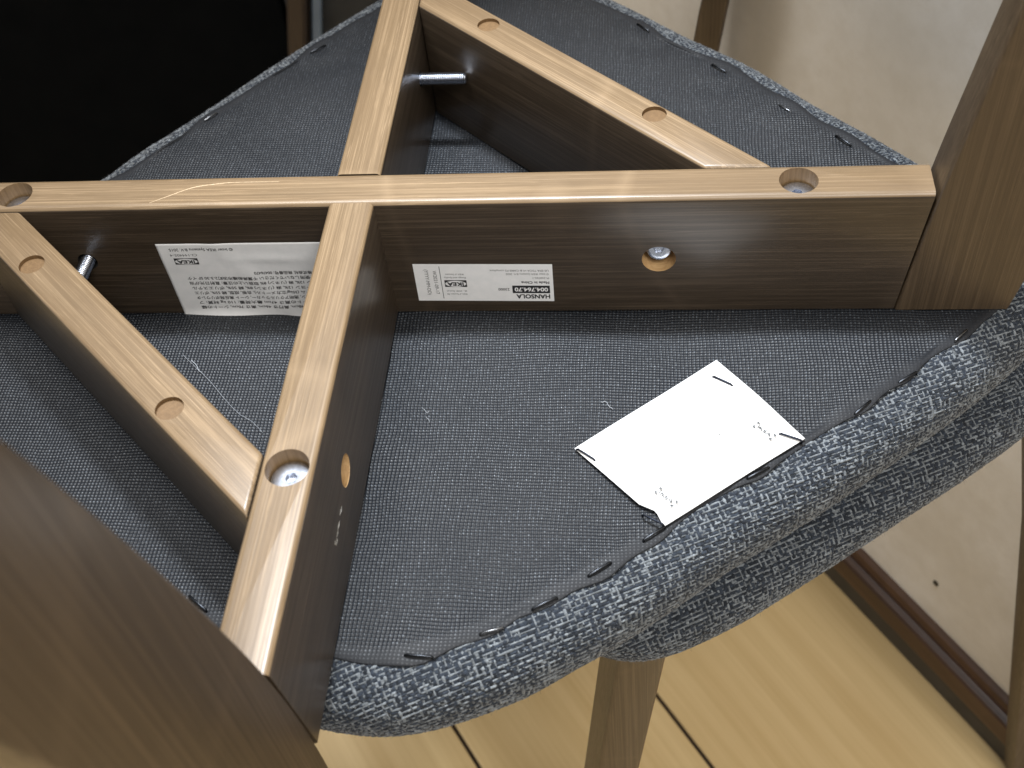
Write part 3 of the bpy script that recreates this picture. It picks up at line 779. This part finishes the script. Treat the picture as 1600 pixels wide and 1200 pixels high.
add_text(bm, 'SE - 34381 Älmhult', 1.2, 40.3, 15.0, 8.4, 0, 'C'); add_text(bm, 'IKEA of Sweden AB', 1.2, 40.3, 16.8, 8.4, 0, 'C')
add_text(bm, 'W2021-09-17', 2.2, 49.2, 3.6, 13.6, math.pi / 2); add_text(bm, '(YYYY-MM-DD)', 2.2, 52.6, 3.0, 14.6, math.pi / 2)
bm_rect(bm, 46.1, 1.2, 46.35, 19.8)
bm_obj('print', bm, M_GREYINK, lab, Matrix.Translation((0, 0, ZP * S)), 'stuff')
bm = bmesh.new(); bm_rect(bm, 1.5, 12.1, 17.0, 16.5); bm_obj('number_bar', bm, M_INK, lab, Matrix.Translation((0, 0, ZP * S)))
bm = bmesh.new(); add_text(bm, '004.764.70', 3.1, 2.3, 13.1, 13.6, bold=0.16); bm_obj('print', bm, M_PAPER, lab, Matrix.Translation((0, 0, (ZP + 0.12) * S)), 'stuff')
logo(lab, 40.3, 11.0, 9.2, 3.9, ZP)

# big care label, left part of the rail; lower edge curls where it meets the lining
def curl(x, y):
    e = max(0, (y - 37.5) / 6.0)
    return 0.25 * math.sin(x / 9) * math.sin(y / 7 + 1) * math.exp(-((y - 13) / 9) ** 2) + 0.45 * math.exp(-((x - 30) / 14) ** 2 - ((y - 9) / 2.2) ** 2) + e * e * (1.8 + 1.6 * math.sin(x / 8.0 + 0.6)) + 0.35 * math.exp(-((x - 52 + 0.6 * y) / 5) ** 2) 
biglab = link('care_label', paper_sheet('care_label', 76, 43.2, nx=76, ny=44, th=0.10, f=curl), M_PAPER, chair, on_rail_face(-9.6, 42.4))
biglab.data.shade_smooth()
jp = ['最大荷重 110kg, 幅 48cm, 奥行き 46cm, 高さ 70cm, シートの幅',
      '奥行き 42cm, シートの高さ 47cm 最大荷重: 110 kg 材質: フ',
      'レーム, カバ, ステイン, 透明アクリルラッカー, シート 高反発ポリウレタ',
      'ンモールドフォーム (35kg/立方メートル), 合板, 成型, 綿 55%, ポリエ',
      'ビスコースレーヨン 12%, 麻 (リネン) 8%, 綿 55%, ポリエステル',
      'コースレーヨン 12%, 麻 (リネン) 8% 取扱い上の注意: 直射日光が当',
      '熱器の近くで使用しないでください 千葉県船橋市浜町2-3-30 SF イケ',
      'ア・ジャパン株式会社 商品番号: 00476470']
bm = bmesh.new()
for i, t in enumerate(jp):
    x0 = 1.0; wd = 66 if i < 7 else 36
    add_text(bm, t, 2.05, x0 + 0.2 * i, 36.4 - 2.9 * i, wd, bold=0.07)
    
add_text(bm, '© Inter IKEA Systems B.V. 2015', 2.1, 44, 2.5, 27, bold=0.05)
add_text(bm, 'CI-144405-4', 1.8, 60, 5.6, 11.5)
for v in bm.verts: v.co.z += curl(v.co.x / S, v.co.y / S) * S
bm_obj('print', bm, M_INK, biglab, Matrix.Translation((0, 0, 0.16 * S)), 'stuff')
logo(biglab, 65.5, 9.6, 10.2, 3.5, 0.36)

# white card stapled to the lining
ca = Vector((87.1, -81.5)); cb = Vector((141.8, -37.2)); cc_ = Vector((173.1, -75.9)); cd = Vector((120.6, -115.7))
def card_mesh():
    nx, ny = 34, 26; vs = []; fs = []
    for j in range(ny + 1):
        v = j / ny
        for i in range(nx + 1):
            u = i / nx
            p = ca * (1 - u) * (1 - v) + cb * u * (1 - v) + cc_ * u * v + cd * (1 - u) * v
            # the right edge bows outward a little; the lower left corner is turned in
            p = p + Vector((0.6, 0.75)) * (0.5 * math.sin(math.pi * v) ** 2 * u ** 4)
            dl = max(0, v - 0.76 + 0 * u) / 0.24
            if u < 0.14: p = p + Vector((0.72, 0.6)) * 5.0 * (1 - u / 0.14) * max(0, (0.9 - abs(v - 0.86) * 7)) * 0.55
            z = 1.9 + 0.55 * math.sin(math.pi * u) * math.sin(math.pi * v) + 0.35 * math.sin(u * 7 + v * 4) * 0.5
            vs.append((p.x, p.y, z))
    for j in range(ny):
        for i in range(nx): a = j * (nx + 1) + i; fs.append((a, a + nx + 1, a + nx + 2, a + 1))
    me = mesh_mm('tag_card', vs, fs, True)
    bm = bmesh.new(); bm.from_mesh(me); bmesh.ops.recalc_face_normals(bm, faces=bm.faces); bm.faces.ensure_lookup_table()
    if bm.faces[40].normal.z < 0: bmesh.ops.reverse_faces(bm, faces=bm.faces)
    g = bmesh.ops.extrude_face_region(bm, geom=list(bm.faces))
    for v in [e for e in g['geom'] if isinstance(e, bmesh.types.BMVert)]: v.co.z += 0.25 * S
    bmesh.ops.recalc_face_normals(bm, faces=bm.faces)
    bm.to_mesh(me); bm.free(); return me
card = part('tag_card', card_mesh(), M_TAG)
cst = staple_mesh(8.6, 0.42)
for p, q in (((139.7, -46.0), (147.7, -50.9)), ((163.9, -74.3), (171.7, -77.6)), ((88.2, -82.2), (94.9, -87.2)), ((113, -111.5), (120.3, -115.6))):
    dx, dy = q[0] - p[0], q[1] - p[1]
    part('staple', cst, M_TAGSTAPLE, Matrix.Translation(((p[0] + q[0]) / 2 * S, (p[1] + q[1]) / 2 * S, 0.0024)) @ Matrix.Rotation(math.atan2(dy, dx), 4, 'Z'), card)
# glare drawn into the print: two logos cut to fragments, text to specks; local frame reads along the card's short side
def card_frame(px, py):
    d = (cd - ca).normalized(); e = Vector((-d.y, d.x))
    return Matrix(((d.x, e.x, 0, px * S), (d.y, e.y, 0, py * S), (0, 0, 1, 3.05 * S), (0, 0, 0, 1)))
for px, py in ((158.3, -73.2), (121.4, -103.8)):
    fr = card_frame(px, py)
    bm = bmesh.new()
    for sx in (-1, 1):
        for sy in (-1, 1):
            bm.faces.new([bm.verts.new((x * S, y * S, 0)) for x, y in ((sx * 4.6, sy * 1.7), (sx * 2.9, sy * 1.7), (sx * 3.9, sy * 0.9), (sx * 4.6, sy * 0.3))])
    add_text(bm, 'IKEA', 2.2, 0, -0.8, 6.4, 0, 'C', 0.12)
    bm_obj('print', bm, M_FAINTINK, card, fr, 'stuff')
bm = bmesh.new()
for k in range(48):
    ln = (k % 5) * 0.62; t = random.random()
    p = ca * 1.0 + (cd - ca) * (0.12 + 0.74 * t) + (cb - ca) * (0.17 + 0.24 * ln + 0.03 * random.random())
    s = random.uniform(0.15, 0.42)
    bm.faces.new([bm.verts.new(((p.x + s * a) * S, (p.y + s * b * 0.6) * S, 0)) for a, b in ((-1, -1), (1, -0.6), (0.8, 1), (-0.7, 0.7))])
bm_obj('print', bm, M_FAINTINK, card, Matrix.Translation((0, 0, 3.05 * S)), 'stuff')

# ------------------------------------------------------------------ lower chair, upright, back to the wall
low = tag(empty('dining_chair', (130, 60, ZF)), 'upright grey fabric chair underneath, carrying the upturned chair on its seat', 'chair', 'two matching chairs stacked seat to seat')
OFL = Matrix.Translation((-0.130, -0.060, -ZF * S))
def lpart(name, me, mat=None, mw=None, parent=None, world=True):
    if parent is None: return link(name, me, mat, low, OFL @ (mw if mw is not None else Matrix.Identity(4)))
    return link(name, me, mat, parent, mw)
LOW = Outline([(92, -118), (112, -122), (138, -110), (170, -88), (205, -62), (240, -36), (268, -12), (280, 10), (274, 36), (250, 78), (215, 128), (180, 175), (150, 205), (128, 214), (100, 205), (55, 160), (0, 100), (-45, 45), (-52, 20), (-30, -20), (20, -75), (60, -108)])
lc = lpart('seat_cushion', cushion_mesh(LOW, RIM, 'seat_cushion'), M_BASE, Matrix.Translation((0, 0, -0.0345)))
lw = lpart('woven_cover', weave_mesh(LOW, RIM, math.radians(27), (0.92, 1.12), 48, 'woven_cover', keep=lambda q: (q[:, 0] * 0.62 - q[:, 1] * 0.78 > 40), seed=5), M_YARN, None, lc); lw['kind'] = 'stuff'
def straight_leg(pts, yaw, deep, thick):
    """leg through the given points (mm, floor first), section deep x thick, yaw of its depth axis"""
    P = [Vector(p) for p in pts]; a = P[0]; vs = []; fs = []
    cx = Vector((math.cos(yaw), math.sin(yaw), 0)); cy = Vector((-math.sin(yaw), math.cos(yaw), 0))
    sec = []
    for sx, sy, st_ in ((1, 1, 0), (-1, 1, 90), (-1, -1, 180), (1, -1, 270)):
        for q in (0, 30, 60, 90): sec.append((sx * (deep / 2 - 2) + 2 * math.cos(math.radians(q + st_)), sy * (thick / 2 - 2) + 2 * math.sin(math.radians(q + st_))))
    rows = []
    for i in range(len(P) - 1):
        for t in np.linspace(0, 1, 9)[(0 if i == 0 else 1):]: rows.append(P[i].lerp(P[i + 1], float(t)))
    for p in rows:
        k = min(1.0, 0.72 + 0.28 * (p.z - a.z) / 430)
        for u, v in sec: vs.append(p - a + cx * u * k + cy * v)
    m = len(sec); n = len(rows) - 1
    for i in range(n):
        for j in range(m): fs.append((i * m + j, i * m + (j + 1) % m, (i + 1) * m + (j + 1) % m, (i + 1) * m + j))
    fs.append(tuple(range(m - 1, -1, -1))); fs.append(tuple(n * m + j for j in range(m)))
    me = mesh_mm('leg', vs, fs); smooth_by_angle(me, 50)
    return lpart('leg', me, M_LEG, Matrix.Translation(a * S))
# front leg in view under the seat's near corner; its narrow edge faces the camera
def at_line(xa, za, xb, zb, z): return xa + (xb - xa) * (z - za) / (zb - za)
straight_leg([(at_line(108.7, -108, 98.5, -210, ZF), -112, ZF), (at_line(108.7, -108, 98.5, -210, -66), -100, -66)], math.radians(-86), 46, 20)
straight_leg([(-130, 70, ZF), (-60, 50, -66)], math.radians(170), 46, 19)
straight_leg([(391, 8, ZF), (332, 8, -181), (306, 12, -60), (318, 14, 180)], math.radians(8), 44, 19)       # rear right, next to the wall
straight_leg([(96, 300, ZF), (156, 292, -40), (196, 288, 190)], math.radians(80), 44, 16)        # rear left post rising behind the seat
def low_back():
    vs = []; fs = []; n = 20
    a = Vector((196, 300)); b = Vector((318, 34))
    for i in range(n + 1):
        t = i / n; p = a.lerp(b, t) + Vector((N.x, N.y)) * (14 * math.sin(math.pi * t) - 4)
        for dz, th in ((110, 0), (110, 12), (182, 12), (182, 0)): vs.append((p.x + N.x * th, p.y + N.y * th, dz))
    for i in range(n):
        for j in range(4): fs.append((i * 4 + j, i * 4 + (j + 1) % 4, i * 4 + 4 + (j + 1) % 4, i * 4 + 4 + j))
    fs.append((0, 1, 2, 3)); fs.append((n * 4 + 3, n * 4 + 2, n * 4 + 1, n * 4))
    me = mesh_mm('backrest', vs, fs); bm = bmesh.new(); bm.from_mesh(me); bmesh.ops.recalc_face_normals(bm, faces=bm.faces); bm.to_mesh(me); bm.free(); return me
lpart('backrest', low_back(), M_LEG)
lpart('seat_rail', bevel_box('seat_rail', -150, 150, -9, 9, -118, -69.5, 2), M_FACE, Matrix.Translation((0.12, 0.05, 0)) @ Matrix.Rotation(math.radians(80), 4, 'Z'))
